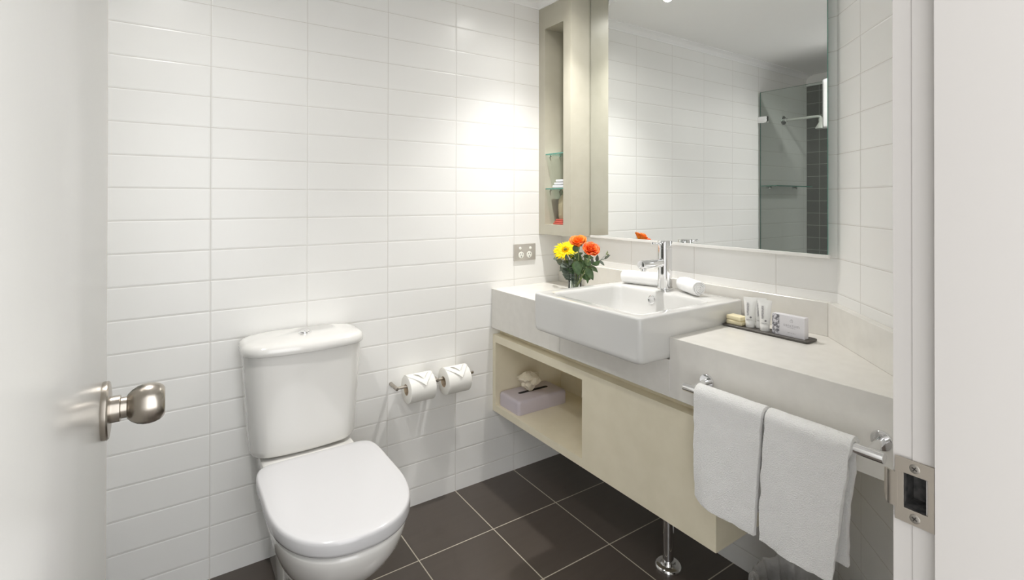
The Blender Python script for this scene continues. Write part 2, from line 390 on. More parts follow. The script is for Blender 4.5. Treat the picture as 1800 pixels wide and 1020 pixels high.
# ------------------------------------------------------------------ tower shelf cabinet and mirror
TX, TY = .142, -.229
TOPZ = CEIL-.001
NY0, NY1, NZ0, NZ1 = -.179, -.046, 1.121, 2.032
tower = thing('shelf_cabinet', 'tall narrow beige wall cabinet with open niche beside the mirror', 'cabinet', (TX, -.001, 1.078))
bm = B()
box(bm, (TX, NY1, 1.074), (XW, 0, TOPZ)); box(bm, (TX, TY, 1.074), (XW, NY0, TOPZ))
box(bm, (TX, NY0, 1.074), (XW, NY1, NZ0)); box(bm, (TX, NY0, NZ1), (XW, NY1, TOPZ)); box(bm, (XW-.02, NY0, NZ0), (XW, NY1, NZ1))
obj('carcass', bm, m_beige_t, tower, 0)
for z in (1.449, 1.289):
    bm = B(); box(bm, (TX+.004, NY0+.0005, z-.006), (XW-.022, NY1-.0005, z), .0006, 1)
    for f in bm.faces:
        if abs(f.normal.z) < .5: f.material_index = 1
    gs = obj('glass_shelf', bm, [m_glass, m_glassedge], tower, 0)
    for yy in (NY0+.004, NY1-.004):
        for xx in (TX+.03, XW-.05):
            bm = B(); cyl(bm, (xx, yy-.004, z-.010), (xx, yy+.004, z-.010), .0035, 12); obj('shelf_pin', bm, m_chrome, gs)
# items in the niche
bm = B()
for k in range(3): box(bm, (.165, -.172, 1.2905+k*.013), (.245, -.070-.012*k, 1.302+k*.013), .005, 3)
tag(obj('folded_cloth', bm, m_white), 'small white folded cloth on the lower glass shelf of the niche', 'cloth')
bm = B()
prof = [(0, .030), (.01, .034), (.05, .036), (.085, .033), (.105, .022), (.120, .008), (.128, .012), (.138, .018)]
rings = []
for t, r in prof:
    rings.append([Vector((.205+r*.7*cos(a)*(1+.06*sin(5*a+t*40)), -.118+r*1.15*sin(a)*(1+.06*sin(7*a+t*30)), 1.1462+t)) for a in [2*pi*i/32 for i in range(32)]])
loft(bm, rings)
po = thing('drawstring_pouch', 'tan cloth pouch standing on red packets in the bottom of the niche', 'pouch', (.205, -.118, 1.146))
obj('bag', bm, m_pouch, po, 60)
bm = B()
tube(bm, [Vector((.205+.010*cos(a), -.118+.014*sin(a), 1.2662)) for a in [2*pi*i/16 for i in range(17)]], .0016, 6); obj('drawstring', bm, m_stem, po)
for k in range(3):
    z = NZ0+.0005+k*.0083
    bm = B(); box(bm, (.165+.004*k, -.172, z), (.250, -.078-.004*k, z+.0078), .0025, 2)
    pk = tag(obj('wrapped_packet', bm, m_red), ['red wrapped packet lying lowest under the pouch in the niche', 'red wrapped packet in the middle of the small stack in the niche', 'red wrapped packet on top of the small stack, under the pouch'][k], 'packet', 'red packets in the niche')
    bm = B()
    for yy in (-.165, -.152):
        lathe(bm, (.1655+.004*k, yy, z+.0039), (-1, 0, 0), [(0, .0028), (.0006, .0024), (.0009, .0001)], 12)
    obj('white_dots', bm, m_white, pk)

XM = .256; MY0, MY1, MZ0 = -1.224, -.2335, 1.078
mir = thing('wall_mirror', 'large frameless wall mirror with pale lower rail above the vanity', 'mirror', (XW, (MY0+MY1)/2, 1.066))
bm = B(); box(bm, (XM+.0047, MY0+.020, MZ0), (XW, MY1, TOPZ)); obj('backing', bm, m_alu, mir, 0)
bm = B(); box(bm, (XM+.0003, MY0-.0004, MZ0), (XM+.0046, MY1, TOPZ)); obj('glass_edge', bm, m_glassedge, mir, 0)
bm = B(); v = [bm.verts.new(p) for p in ((XM, MY0, MZ0+.0002), (XM, MY1, MZ0+.0002), (XM, MY1, TOPZ), (XM, MY0, TOPZ))]; f = bm.faces.new(v)
r = bmesh.ops.extrude_face_region(bm, geom=[f]); bmesh.ops.translate(bm, verts=[x for x in r['geom'] if isinstance(x, bmesh.types.BMVert)], vec=(.0003, 0, 0))
obj('mirror_glass', bm, m_mirror, mir, 0)
bm = B(); box(bm, (XM-.003, MY0-.004, MZ0-.011), (XM+.008, MY1+.0, MZ0-.0005), .0008, 1); box(bm, (XM+.006, MY0+.02, MZ0-.008), (XW, MY1, MZ0-.002)); obj('lower_rail', bm, m_alu, mir, 0)

# ------------------------------------------------------------------ vanity top with upstand
CX0, CZ0, CZ1 = -.121, .668, .841
BX0, BX1, BY0, BY1, BZT, BZB = -.242, .252, -.968, -.476, .908, .775
UPX = .262
top = thing('vanity_countertop', 'long cream stone vanity countertop with deep front apron along mirror wall', 'countertop', (CX0, -.001, CZ0))
g = .0008
def diagx(y): return XW+(y-YD)     # slanted wall line x at given y
bm = B()
# left piece, apron under the basin, right piece that follows the slanted wall
box(bm, (CX0, BY1+g, CZ0), (UPX+.017, -.0005, CZ1))
box(bm, (CX0, BY0-g, CZ0), (CX0+.03, BY1+g, BZB+.0005))
box(bm, (CX0+.03, BY0-g, CZ0), (UPX+.017, BY1+g, CZ0+.02))
ye = YD-(XW-CX0)
prism(bm, [(CX0, BY0-g), (CX0, ye+.002), (XW-.001, YD), (XW-.001, BY0-g)], CZ0, CZ1)
edge_bevel(bm, .0012, 60, 1)
obj('top_slab', bm, m_stone, top, 20)
bm = B()
box(bm, (UPX, YD+.018, CZ1), (XW-.0005, -.0005, .939))
c1 = (UPX, YD+.0185)
dgl = [(UPX, YD+.0175), (XW-.0005, YD+.001), (XW-.0005, YD), (CX0-.0, ye+.003), (CX0, ye+.003+.0253)]
prism(bm, dgl, CZ1, .939)
edge_bevel(bm, .0012, 60, 1)
obj('upstand', bm, m_stone, top, 20)

# ------------------------------------------------------------------ hanging cabinet
XB = XW-.001
VX, VZ0, VZ1, VY1 = -.114, .30, .638, -1.114
cab = thing('vanity_cabinet', 'wall hung beige vanity cabinet with open niche under the countertop', 'cabinet', (VX, -.001, VZ0))
OY0, OY1, OZ0, OZ1 = -.588, -.023, .330, .606
bm = B()
box(bm, (VX, VY1, VZ0), (XB, -.0006, OZ0)); box(bm, (VX, VY1, OZ1), (XB, -.0006, VZ1))
box(bm, (VX, OY1, OZ0), (XB, -.0006, OZ1)); box(bm, (VX+.019, OY0-.018, OZ0), (XB, OY0, OZ1)); box(bm, (VX+.019, VY1, OZ0), (XB, VY1+.018, OZ1)); box(bm, (XB-.02, OY0, OZ0), (XB, OY1, OZ1))
box(bm, (-.075, VY1+.02, VZ1), (XB, -.0006, CZ0-.0006))
obj('carcass', bm, m_beige, cab, 0)
bm = B(); box(bm, (VX, VY1, OZ0), (VX+.019, OY0, OZ1), 0); obj('front_panel', bm, m_beige, cab, 0)
bm = B(); lathe(bm, (.083, -.80, 0), (0, 0, 1), [(.014, .0180), (VZ0, .0180)], 32); lg = obj('support_leg', bm, m_chrome, cab); lg['label'] = 'chrome support leg'
bm = B(); lathe(bm, (.083, -.80, 0), (0, 0, 1), [(0, .044), (.003, .0445), (.009, .042), (.0135, .037), (.014, .026), (.015, .025), (.024, .0225), (.0245, .0182)], 44); obj('floor_flange', bm, m_chrome, lg)

# ------------------------------------------------------------------ basin
bs = thing('wash_basin', 'square white ceramic basin set into the front of the countertop', 'basin', ((BX0+BX1)/2, (BY0+BY1)/2, BZB))
bm = B()
def br(ins, z, r, n=8): return rrect(BX0+ins, BX1-ins*.4, BY0+ins, BY1-ins, r, z, n)
rings = [br(.024, BZB, .02), br(.010, BZB+.001, .022), br(.004, BZB+.004, .022), br(.001, BZB+.010, .020), br(0, BZB+.02, .019),
         br(-.0005, BZT-.02, .016), br(0, BZT-.006, .015), br(.0012, BZT-.002, .015), br(.0035, BZT-.0003, .014), br(.007, BZT, .013)]
IX0, IX1, IY0, IY1 = -.197, .135, -.925, -.519
def ir(ins, z, r, bk=0): return rrect(IX0+ins, IX1-ins-bk, IY0+ins, IY1-ins, r, z, 8)
rings += [ir(-.006, BZT, .028), ir(-.002, BZT-.001, .028), ir(.0015, BZT-.004, .030), ir(.004, BZT-.012, .032), ir(.010, BZT-.05, .038, .002), ir(.018, BZT-.085, .045, .006), ir(.028, BZT-.099, .05, .01), ir(.05, BZT-.107, .05, .012), ir(.10, BZT-.110, .05, .01)]
loft(bm, rings); obj('bowl', bm, m_basin, bs, 60)
bm = B(); lathe(bm, (-.03, -.722, BZT-.1102), (0, 0, 1), [(0, .032), (.002, .032), (.0035, .028), (.0035, .001)], 36); obj('drain', bm, m_chrome, bs)
bm = B(); ovn = Vector((-1, 0, .18)).normalized(); ovc = Vector((IX1-.0075, -.692, .876))
lathe(bm, ovc+ovn*.0, ovn, [(0, .0165), (.003, .0163), (.0042, .014), (.0035, .011), (.001, .0105)], 36, cap1=True); obj('overflow_ring', bm, m_chrome, bs)

# tap
TP = Vector((.198, -.692, BZT))
tap = thing('mixer_tap', 'chrome cylindrical mixer tap with straight spout on the back of the basin', 'tap', TP)
bm = B(); lathe(bm, TP, (0, 0, 1), [(0, .0285), (.003, .0285), (.005, .0262), (.150, .0260), (.1505, .025), (.152, .025)], 44); obj('body', bm, m_chrome, tap)
bm = B(); lathe(bm, TP, (0, 0, 1), [(.152, .0260), (.176, .0260), (.178, .0245), (.178, .001)], 44); h_ = obj('handle_cap', bm, m_chrome, tap)
bm = B(); cyl(bm, TP+Vector((-.015, 0, .168)), TP+Vector((-.070, -.003, .171)), .0034, 14, .0008); lathe(bm, TP+Vector((-.068, -.003, .171)), (-1, 0, .03), [(0, .003), (.0005, .005), (.004, .005), (.005, .003)], 18); obj('lever', bm, m_chrome, h_)
sd = Vector((-1, -.05, .0)).normalized(); s0 = TP+Vector((0, 0, .098)); s1 = s0+sd*.137
bm = B(); cyl(bm, s0+sd*.012, s1, .0155, 36, .001); obj('spout', bm, m_chrome, tap)
bm = B(); cyl(bm, s1-sd*.016+Vector((0, 0, -.012)), s1-sd*.016+Vector((0, 0, -.025)), .0100, 28, .001); obj('aerator', bm, m_chrome, tap)

# rolled face cloths
def rolled(name, label, a, b, r):
    a = Vector(a); b = Vector(b); d = (b-a).normalized(); u, v = frame_of(d); L = (b-a).length
    bm = B(); th = .0046; turns = r/.0070
    n = 110; out = []; inn = []
    for i in range(n+1):
        t = i/n; ang = t*turns*2*pi; rad = .004+(r-.004)*t
        out.append((rad, ang)); inn.append((rad-th*min(1, rad/.008), ang))
    sec = out+inn[::-1]; K = 14; rings = []
    for k in range(K+1):
        s = k/K; e = .0035*(1-min(1, min(s, 1-s)*8))
        ring = []
        for idx, (rad, ang) in enumerate(sec):
            p = a+d*(s*L)+(u*cos(ang+1.2)+v*sin(ang+1.2)*.95)*(rad-e*.5)
            nz = noise.noise(p*55)*.0014+noise.noise(p*180)*.0007
            p += (u*cos(ang+1.2)+v*sin(ang+1.2))*nz + d*(noise.noise(Vector((rad*300, ang, s)))*.0015 + (r-rad)*(.12 if s > .5 else -.12))
            ring.append(p)
        rings.append(ring)
    vr = [[bm.verts.new(p) for p in q] for q in rings]; m_ = len(sec)
    for A, Bq in zip(vr, vr[1:]):
        for i in range(m_): bm.faces.new((A[i], A[(i+1) % m_], Bq[(i+1) % m_], Bq[i]))
    for q in (vr[0], vr[-1]):
        for i in range(n): bm.faces.new((q[i], q[i+1], q[m_-2-i], q[m_-1-i]))
    zs = min(v_.co.z for v_ in bm.verts); bmesh.ops.translate(bm, verts=bm.verts, vec=(0, 0, BZT+.0003-zs))
    return tag(obj(name, bm, m_roll, None, 60), label, 'cloth', 'rolled cloths on the basin')
rolled('rolled_cloth', 'white rolled face cloth lying behind the tap on its left', (.178, -.508, .94), (.222, -.652, .94), .030)
rolled('rolled_cloth', 'white rolled face cloth right of the tap with spiral end showing', (.222, -.752, .94), (.172, -.858, .94), .0285)

# ------------------------------------------------------------------ flowers in a vase
VB = Vector((.105, -.300, CZ1+.0003))
vs = thing('glass_vase', 'small clear glass vase holding the flowers on the countertop', 'vase', VB)
bm = B(); lathe(bm, VB, (0, 0, 1), [(0, .027), (.003, .0285), (.05, .029), (.095, .030), (.0955, .0285), (.095, .0275), (.05, .0268), (.008, .0262), (.007, .001)], 40); obj('vessel', bm, m_vase, vs)
bm = B(); lathe(bm, VB, (0, 0, 1), [(.0085, .0255), (.058, .0260), (.0583, .001)], 36); obj('water', bm, m_water, vs)
def bez(a, b, c, n=10):
    a, b, c = Vector(a), Vector(b), Vector(c)
    return [a*(1-t)**2+b*2*t*(1-t)+c*t*t for t in [i/n for i in range(n+1)]]
def petal(bm, c, d, nrm, L, W, curl, mi=0, n=5, cup=0.0, point=.5):
    d = d.normalized(); side = d.cross(nrm).normalized(); prev = None
    for i in range(n+1):
        t = i/n; w_ = W*.5*(sin(pi*min(1, (t*.86+.1))))**point
        if i == n: w_ *= .35
        p = c+d*(L*t)+nrm*(curl*t*t*L)
        row = [bm.verts.new(p-side*w_+nrm*cup*w_), bm.verts.new(p-nrm*0), bm.verts.new(p+side*w_+nrm*cup*w_)]
        if prev:
            for k in range(2):
                f = bm.faces.new((prev[k], prev[k+1], row[k+1], row[k])); f.material_index = mi
        prev = row
def thicken(o, th=.0006):
    m_ = o.modifiers.new('thickness', 'SOLIDIFY'); m_.thickness = th; m_.offset = 0
    return o
def gerbera(c, nrm, rad):
    c = Vector(c); nrm = Vector(nrm).normalized(); u, v = frame_of(nrm)
    t = thing('gerbera_flower', 'yellow gerbera daisy with dark centre, left bloom in the vase', 'flower', c)
    bm = B()
    for lay, (nn, rr_, cu, off) in enumerate(((34, rad, .10, 0), (32, rad*.90, .22, .1), (26, rad*.60, .30, .05))):
        for i in range(nn):
            a = 2*pi*(i+off*3)/nn+R.uniform(-.05, .05); d = u*cos(a)+v*sin(a)
            petal(bm, c+nrm*(.001*lay)+d*.008, d+nrm*R.uniform(-.04, .06), nrm, (rr_-.008)*R.uniform(.93, 1.05), .0072, cu*.5-.12, mi=1 if lay == 2 else 0, point=.45)
    thicken(obj('petals', bm, [m_yellow, m_yellow2], t, 60))
    bm = B()
    for i in range(60):
        a = i*2.4; r_ = .009*math.sqrt(i/60)+.005; p = c+(u*cos(a)+v*sin(a))*r_+nrm*.004
        petal(bm, p, (u*cos(a)+v*sin(a))*.5+nrm, (u*cos(a)+v*sin(a)), .006, .002, 0, n=2)
    thicken(obj('inner_florets', bm, m_yellow2, t, 60), .0008)
    bm = B(); lathe(bm, c, nrm, [(.001, .0075), (.006, .0072), (.0085, .005), (.008, .001)], 24); obj('centre', bm, m_disc, t)
    bm = B(); tube(bm, bez(c-nrm*.002, c-nrm*.045+Vector((0, 0, -.03)), VB+Vector((.004, .004, .012)), 14), .0028, 8); obj('stem', bm, m_stem, t)
gerbera((.072, -.278, 1.024), (-.52, -.38, .78), .056)
def rose(c, nrm, rad, label, m1, seed):
    rr = random.Random(seed); c = Vector(c); nrm = Vector(nrm).normalized(); u, v = frame_of(nrm)
    t = thing('rose_flower', label, 'flower', c)
    bm = B()
    for lay in range(6):
        k = [3, 3, 4, 5, 5, 6][lay]; r0 = rad*(.10+.15*lay); openness = .04+.06*lay; H = rad*(1.75-.10*lay)
        for i in range(k):
            a0 = 2*pi*i/k+lay*.7+rr.uniform(-.2, .2); wid = 2*pi/k*.78
            rows = []
            for q in range(6):
                s = q/5; row = []
                for e in range(7):
                    f_ = (e-3)/3; a = a0+f_*wid*(.55+.45*sin(pi*min(1, s*.75+.18)))
                    hs = s*(1-.16*abs(f_)**2.5)
                    rad_ = r0*(.35+.65*sin(min(1, s*1.3)*pi/2))+rad*openness*s**2*1.1+ (rad*.13*(s**4) if lay > 2 else 0)
                    z = H*(hs-.45) - (rad*.16*(s**5) if lay > 2 else 0) + noise.noise(Vector((a*2, s*3, lay+seed)))*rad*.16
                    row.append(bm.verts.new(c+(u*cos(a)+v*sin(a))*rad_+nrm*z))
                rows.append(row)
            for A, Bq in zip(rows, rows[1:]):
                for e in range(6): bm.faces.new((A[e], A[e+1], Bq[e+1], Bq[e]))
    thicken(obj('petals', bm, m1, t, 70), .0009)
    bm = B()
    for i in range(5):
        a = 2*pi*i/5; d = u*cos(a)+v*sin(a)
        petal(bm, c-nrm*rad*.42, d-nrm*.1, nrm, rad*.9, .010, .3, point=.8)
    lathe(bm, c-nrm*rad*.62, nrm, [(0, .003), (rad*.1, .007), (rad*.25, .007)], 12)
    thicken(obj('sepals', bm, m_leaf, t, 60))
    bm = B(); tube(bm, bez(c-nrm*rad*.55, c-nrm*.05+Vector((0, 0, -.04)), VB+Vector((rr.uniform(-.01, .01), rr.uniform(-.01, .01), .012)), 14), .0026, 8); obj('stem', bm, m_stem, t)
rose((.068, -.362, 1.062), (-.38, -.28, .88), .027, 'orange rose, upper middle bloom standing highest in the vase', m_orange, 3)
rose((.078, -.426, 1.034), (-.32, -.62, .70), .026, 'red orange rose, right bloom in the vase', m_redor, 9)
def leafmesh(bm, base, d, nrm, L, W, fold=.25, droop=.2, n=8, tip=1.0):
    d = Vector(d).normalized(); nrm = Vector(nrm); nrm = (nrm-d*nrm.dot(d)).normalized(); side = d.cross(nrm)
    prev = None
    for i in range(n+1):
        t = i/n; w_ = W*.5*(sin(pi*t**.8))**.8 if 0 < i < n else .0004
        p = Vector(base)+d*L*t-nrm*droop*L*t*t
        row = [bm.verts.new(p-side*w_+nrm*fold*w_), bm.verts.new(p-side*w_*.5+nrm*fold*w_*.4), bm.verts.new(p), bm.verts.new(p+side*w_*.5+nrm*fold*w_*.4), bm.verts.new(p+side*w_+nrm*fold*w_)]
        if prev:
            for k in range(4): bm.faces.new((prev[k], prev[k+1], row[k+1], row[k]))
        prev = row
def sprig(name, label, pts, leaves, m_, rs=.0013):
    t = thing(name, label, 'foliage', pts[0])
    bm = B(); tube(bm, pts, rs, 6); obj('stem', bm, m_stem if m_ is m_leaf else m_euc, t)
    for (base, d, nrm, L, W) in leaves:
        bm = B(); leafmesh(bm, base, d, nrm, L, W, R.uniform(.1, .35), R.uniform(.05, .35))
        thicken(obj('leaf', bm, m_, t, 60), .0005)
    return t
toC = (CAM-Vector((.1, -.3, .98))).normalized()
def auto_sprig(name, label, end, mid, nleaf, L, W, m_, t0=.45, seed=1, roundish=False):
    rr = random.Random(seed); pts = bez(VB+Vector((rr.uniform(-.012, .012), rr.uniform(-.012, .012), .012)), mid, end, 16); lv = []
    for i in range(nleaf):
        t = t0+(1-t0)*i/max(1, nleaf-1); p = pts[min(16, int(t*16))]; tang = (pts[16]-pts[8]).normalized()
        side = toC.cross(tang).normalized()*(1 if i % 2 else -1)
        d = side*rr.uniform(.6, 1.1)+tang*rr.uniform(.1, .7)+toC*rr.uniform(-.3, .5)
        if i == nleaf-1: d = tang+side*.2
        nrm = toC+Vector((rr.uniform(-.7, .7), rr.uniform(-.7, .7), rr.uniform(-.2, .9)))
        lv.append((p, d, nrm, L*rr.uniform(.8, 1.15), W*rr.uniform(.8, 1.15)))
    return sprig(name, label, pts, lv, m_)
auto_sprig('eucalyptus_sprig', 'grey green eucalyptus sprig reaching far left below the gerbera', (.125, -.160, .985), (.11, -.245, .955), 7, .030, .026, m_euc, .5, 2)
auto_sprig('eucalyptus_sprig', 'dark grey green eucalyptus sprig in the middle below the gerbera', (.075, -.250, .965), (.09, -.285, .94), 8, .032, .027, m_euc, .4, 5)
auto_sprig('eucalyptus_sprig', 'grey green eucalyptus sprig under the gerbera facing the basin', (.055, -.315, .985), (.08, -.3, .93), 8, .034, .026, m_euc, .35, 11)
auto_sprig('eucalyptus_sprig', 'thin grey green sprig reaching right of the roses', (.125, -.455, 1.000), (.11, -.35, .97), 8, .028, .013, m_euc, .5, 17)
auto_sprig('leafy_stem', 'dark green rose leaves between the two roses', (.095, -.375, 1.015), (.10, -.32, .97), 6, .040, .024, m_leaf, .5, 23)
auto_sprig('leafy_stem', 'dark green leaves on the right under the red orange rose', (.090, -.425, .975), (.10, -.36, .95), 7, .042, .024, m_leaf, .45, 31)
auto_sprig('leafy_stem', 'dark green leaves filling the bouquet below the upper orange rose', (.075, -.335, 1.020), (.09, -.31, .97), 9, .038, .026, m_leaf, .35, 41)
auto_sprig('eucalyptus_sprig', 'small round grey green leaves just above the vase rim', (.060, -.300, .955), (.09, -.3, .92), 8, .030, .026, m_euc, .3, 47)
fr_ = Vector((.045, -.375, .993))
sprig('rose_leaf', 'broad pointed green leaf hanging down in front of the vase', bez(VB+Vector((0, -.01, .03)), (.07, -.33, .98), fr_, 10), [(fr_, (0.02, -.25, -1), toC, .062, .040)], m_leaf)
fr_ = Vector((.075, -.405, .965))
sprig('rose_leaf', 'green leaf drooping right beside the vase', bez(VB+Vector((.005, -.01, .03)), (.09, -.37, .97), fr_, 10), [(fr_, (0.0, -.75, -.9), toC, .055, .030), (fr_, (0, -.15, -1), toC+Vector((0, -1, 0)), .065, .02)], m_leaf)
sprig('baby_breath', 'tiny pale wisp of dried foliage right of the bouquet', bez(VB+Vector((.008, -.008, .03)), (.14, -.40, .98), (.160, -.440, 1.022), 10), [((.158, -.436, 1.017), (0, -.2, 1), toC, .012, .005), ((.158, -.436, 1.012), (0, .6, .9), toC, .011, .005), ((.158, -.436, 1.012), (0, -1, .4), toC, .012, .005)], m_stem, .0006)

# ------------------------------------------------------------------ tray with soaps, tubes and carton
TR = (.153, -1.096)
tz = CZ1+.0003
bm = B()
ringt = [rrect(.128+i, .188-i, -1.230+i, -.970-i, r, z, 5) for i, r, z in ((.003, .006, tz), (0, .008, tz+.002), (0, .008, tz+.0060), (.001, .0075, tz+.0070), (.003, .006, tz+.0070), (.004, .005, tz+.0052))]
loft(bm, ringt); tag(obj('amenity_tray', bm, m_slate, None, 40), 'long narrow dark slate tray with toiletries on the countertop', 'tray')
tz2 = tz+.0054
for k, (lab, ang) in enumerate((('cream soap bar, lower of the stacked pair on the tray', .03), ('cream soap bar, upper of the stacked pair on the tray', -.10))):
    bm = B(); z0 = tz2+k*.0142
    box(bm, (.143, -1.028, z0), (.176, -.976, z0+.0138), .003, 3, rot=Matrix.Rotation(ang, 4, 'Z'))
    sb = tag(obj('soap_bar', bm, m_soap, None, 60), lab, 'soap', 'stacked soap bars')
def tube_bottle(x, y, ang, label):
    t = thing('lotion_tube', label, 'tube', (x, y, tz2), 'white lotion tubes on the tray'); rm = Matrix.Rotation(ang, 4, 'Z')
    def ring(rx, ry, z, n=32): return [Vector((x, y, tz2+z))+rm @ Vector((rx*cos(2*pi*i/n), ry*sin(2*pi*i/n), 0)) for i in range(n)]
    bm = B(); loft(bm, [ring(.0115, .0122, 0), ring(.0120, .0128, .001), ring(.0128, .0138, .019), ring(.0124, .0134, .0196)]); obj('cap', bm, m_tubecap, t)
    bm = B(); loft(bm, [ring(.0127, .0140, .0200), ring(.0122, .0150, .038), ring(.0095, .0168, .060), ring(.0050, .0185, .080), ring(.0013, .0190, .085), ring(.0010, .0190, .0905), ring(.0006, .0188, .091)]); obj('tube_body', bm, m_tube, t, 50)
    # lettering down the front (faces -x)
    def place(yy, zz, xx, rotv): return Matrix.Translation((x, y, tz2)) @ rm @ Matrix.Translation((xx, yy, zz)) @ Matrix.Rotation(.14, 4, 'Y') @ Matrix.Rotation(-pi/2, 4, 'Z') @ Matrix.Rotation(pi/2, 4, 'X') @ Matrix.Rotation(rotv, 4, 'Z')
    text('lettering', 'sanctum', .0112, m_inkl, t, place(.0045, .056, -.0108, -pi/2), .0014, 1.05)
    bm = B(); lathe(bm, Vector((x, y, tz2))+rm @ Vector((-.0112, -.003, .0315)), rm @ Vector((-1, 0, 0)), [(0, .0029), (.0017, .0029)], 20); obj('emblem', bm, m_ink, t)
    bm = B(); 
    text('small_print', 'body lotion', .0034, m_inkl, t, place(0, .0245, -.0124, 0), .0010)
tube_bottle(.162, -1.045, .40, 'white lotion tube on the tray, next to the soaps')
tube_bottle(.177, -1.068, .5, 'white lotion tube on the tray, half hidden behind the other two')
tube_bottle(.156, -1.095, .40, 'white lotion tube on the tray, next to the carton')
for o in list(bpy.data.objects):
    if o.name.startswith('emblem') and not o.data.vertices: bpy.data.objects.remove(o)
bx = thing('soap_carton', 'white and grey floral carton standing on the end of the tray', 'box', (.160, -1.162, tz2))
bX0 = .148
bm = B(); box(bm, (bX0, -1.213, tz2), (bX0+.022, -1.121, tz2+.059), .0006, 1); obj('carton', bm, m_box, bx, 30)
bm = B(); box(bm, (bX0-.0003, -1.1425, tz2+.0004), (bX0+.001, -1.1212, tz2+.0586)); obj('floral_panel', bm, m_photo, bx, 0)
def onbox(yy, zz): return Matrix.Translation((bX0-.0002, yy, tz2+zz)) @ Matrix.Rotation(-pi/2, 4, 'Z') @ Matrix.Rotation(pi/2, 4, 'X')
text('lettering', 'sanctum', .0125, m_inkl, bx, onbox(-1.177, .032), .0001, 1.1)
text('small_print', 'cleansing bar', .0036, m_inkl, bx, onbox(-1.177, .0255), .0001, 1.2)
text('small_print', 'NET WT 20 g', .0034, m_inkl, bx, onbox(-1.177, .011), .0001, 1.1)
bm = B()
cen = Vector((bX0-.0002, -1.177, tz2+.045))
tube(bm, [cen+Vector((0, .0040*sin(a)*(1-.2*cos(a)), .0042*cos(a))) for a in [pi*.15+1.85*pi*i/20 for i in range(21)]], .0003, 5)
tube(bm, [cen+Vector((0, .0015*sin(a), .0030+.0025*cos(a))) for a in [2*pi*i/14 for i in range(15)]], .00025, 5)
obj('emblem', bm, m_inkl, bx)

# ------------------------------------------------------------------ towel rail and bath towels
RX, RZ = -.185, .742
rail = thing('towel_rail', 'chrome towel rail on round flanges fixed to the countertop apron', 'towel rail', (CX0, -1.295, RZ))
bm = B(); cyl(bm, (RX, -1.068, RZ), (RX, -1.524, RZ), .0105, 36, .001); obj('bar', bm, m_chrome, rail)
for yy in (-1.093, -1.497):
    bm = B(); lathe(bm, (CX0-.0003, yy, RZ+.008), (-1, 0, -.02), [(0, .0205), (.004, .0205), (.006, .019), (.0065, .010)], 40)
    fl = obj('flange', bm, m_chrome, rail)
    bm = B(); cyl(bm, (CX0-.006, yy, RZ+.008), (RX-.002, yy, RZ), .0085, 28); obj('bracket_arm', bm, m_chrome, fl)
def towel(name, label, ytop, fy0, fy1, zf, zb, by0, by1, seed, th=.011):
    """ytop=(y_left,y_right) on the rail; fy*/by* give the edge y at the bottom of front/back; zf(s) gives front hem height"""
    rr = .0168; NS, NY = 92, 64
    bm = B(); rows = []
    Ltop = pi*rr
    for j in range(NY+1):
        s = j/NY; row = []
        zfs = zf(s); Lf = RZ-zfs; zbs = zb; Lb = RZ-zbs; tot = Lf+Ltop+Lb
        for i in range(NS+1):
            d = tot*i/NS
            if d < Lf:
                k = 1-d/Lf; z = zfs+d; x = RX-rr-.006*k**1.5-.004*sin(k*2.2)
                y0 = ytop[0]+(fy0-ytop[0])*k; y1 = ytop[1]+(fy1-ytop[1])*k; fr_k = k
                x += noise.noise(Vector((s*2.6+seed, k*1.1, seed)))*.011*k**.8+noise.noise(Vector((s*7+seed, k*2.5, 3+seed)))*.004*k
            elif d < Lf+Ltop:
                a = (d-Lf)/rr; x = RX-rr*cos(a); z = RZ+rr*sin(a); y0, y1 = ytop; k = 0
            else:
                k = (d-Lf-Ltop)/Lb; z = RZ-Lb*k; x = RX+rr+.006*k+noise.noise(Vector((s*3+seed, k, 9+seed)))*.004*k
                y0 = ytop[0]+(by0-ytop[0])*min(1, k*1.5); y1 = ytop[1]+(by1-ytop[1])*min(1, k*1.5)
            y = y0+(y1-y0)*s
            p = Vector((x, y, z))
            e = noise.noise(p*38+Vector((seed, 0, 0)))*.0018+noise.noise(p*120)*.0009
            p.x += e*(-1 if d < Lf+Ltop/2 else 1)
            if j in (0, NY): p.y += noise.noise(Vector((z*30, seed, j)))*.003
            if i in (0, NS): p.z += noise.noise(Vector((y*60, seed, i)))*.002
            row.append(bm.verts.new(p))
        rows.append(row)
    for A, Bq in zip(rows, rows[1:]):
        for i in range(NS): bm.faces.new((A[i], A[i+1], Bq[i+1], Bq[i]))
    o = obj(name, bm, m_terry, None, 80)
    m_ = o.modifiers.new('pile', 'SOLIDIFY'); m_.thickness = th; m_.offset = 0
    m2 = o.modifiers.new('round', 'BEVEL'); m2.width = .0042; m2.segments = 3; m2.limit_method = 'ANGLE'; m2.angle_limit = radians(60)
    return tag(o, label, 'towel', 'bath towels on the rail')
towel('hand_towel', 'white terry towel on the rail, the one nearer the sink', (-1.113, -1.290), -1.122, -1.276, lambda s: .478+.012*max(0, (.18-s)/.18)**2-.010*s, .50, -1.125, -1.275, 1.3)
towel('hand_towel', 'white terry towel on the rail, the longer one nearer the door frame', (-1.300, -1.472), -1.288, -1.441, lambda s: .470-.006*sin(s*pi)-.002*s, .485, -1.300, -1.452, 5.1)

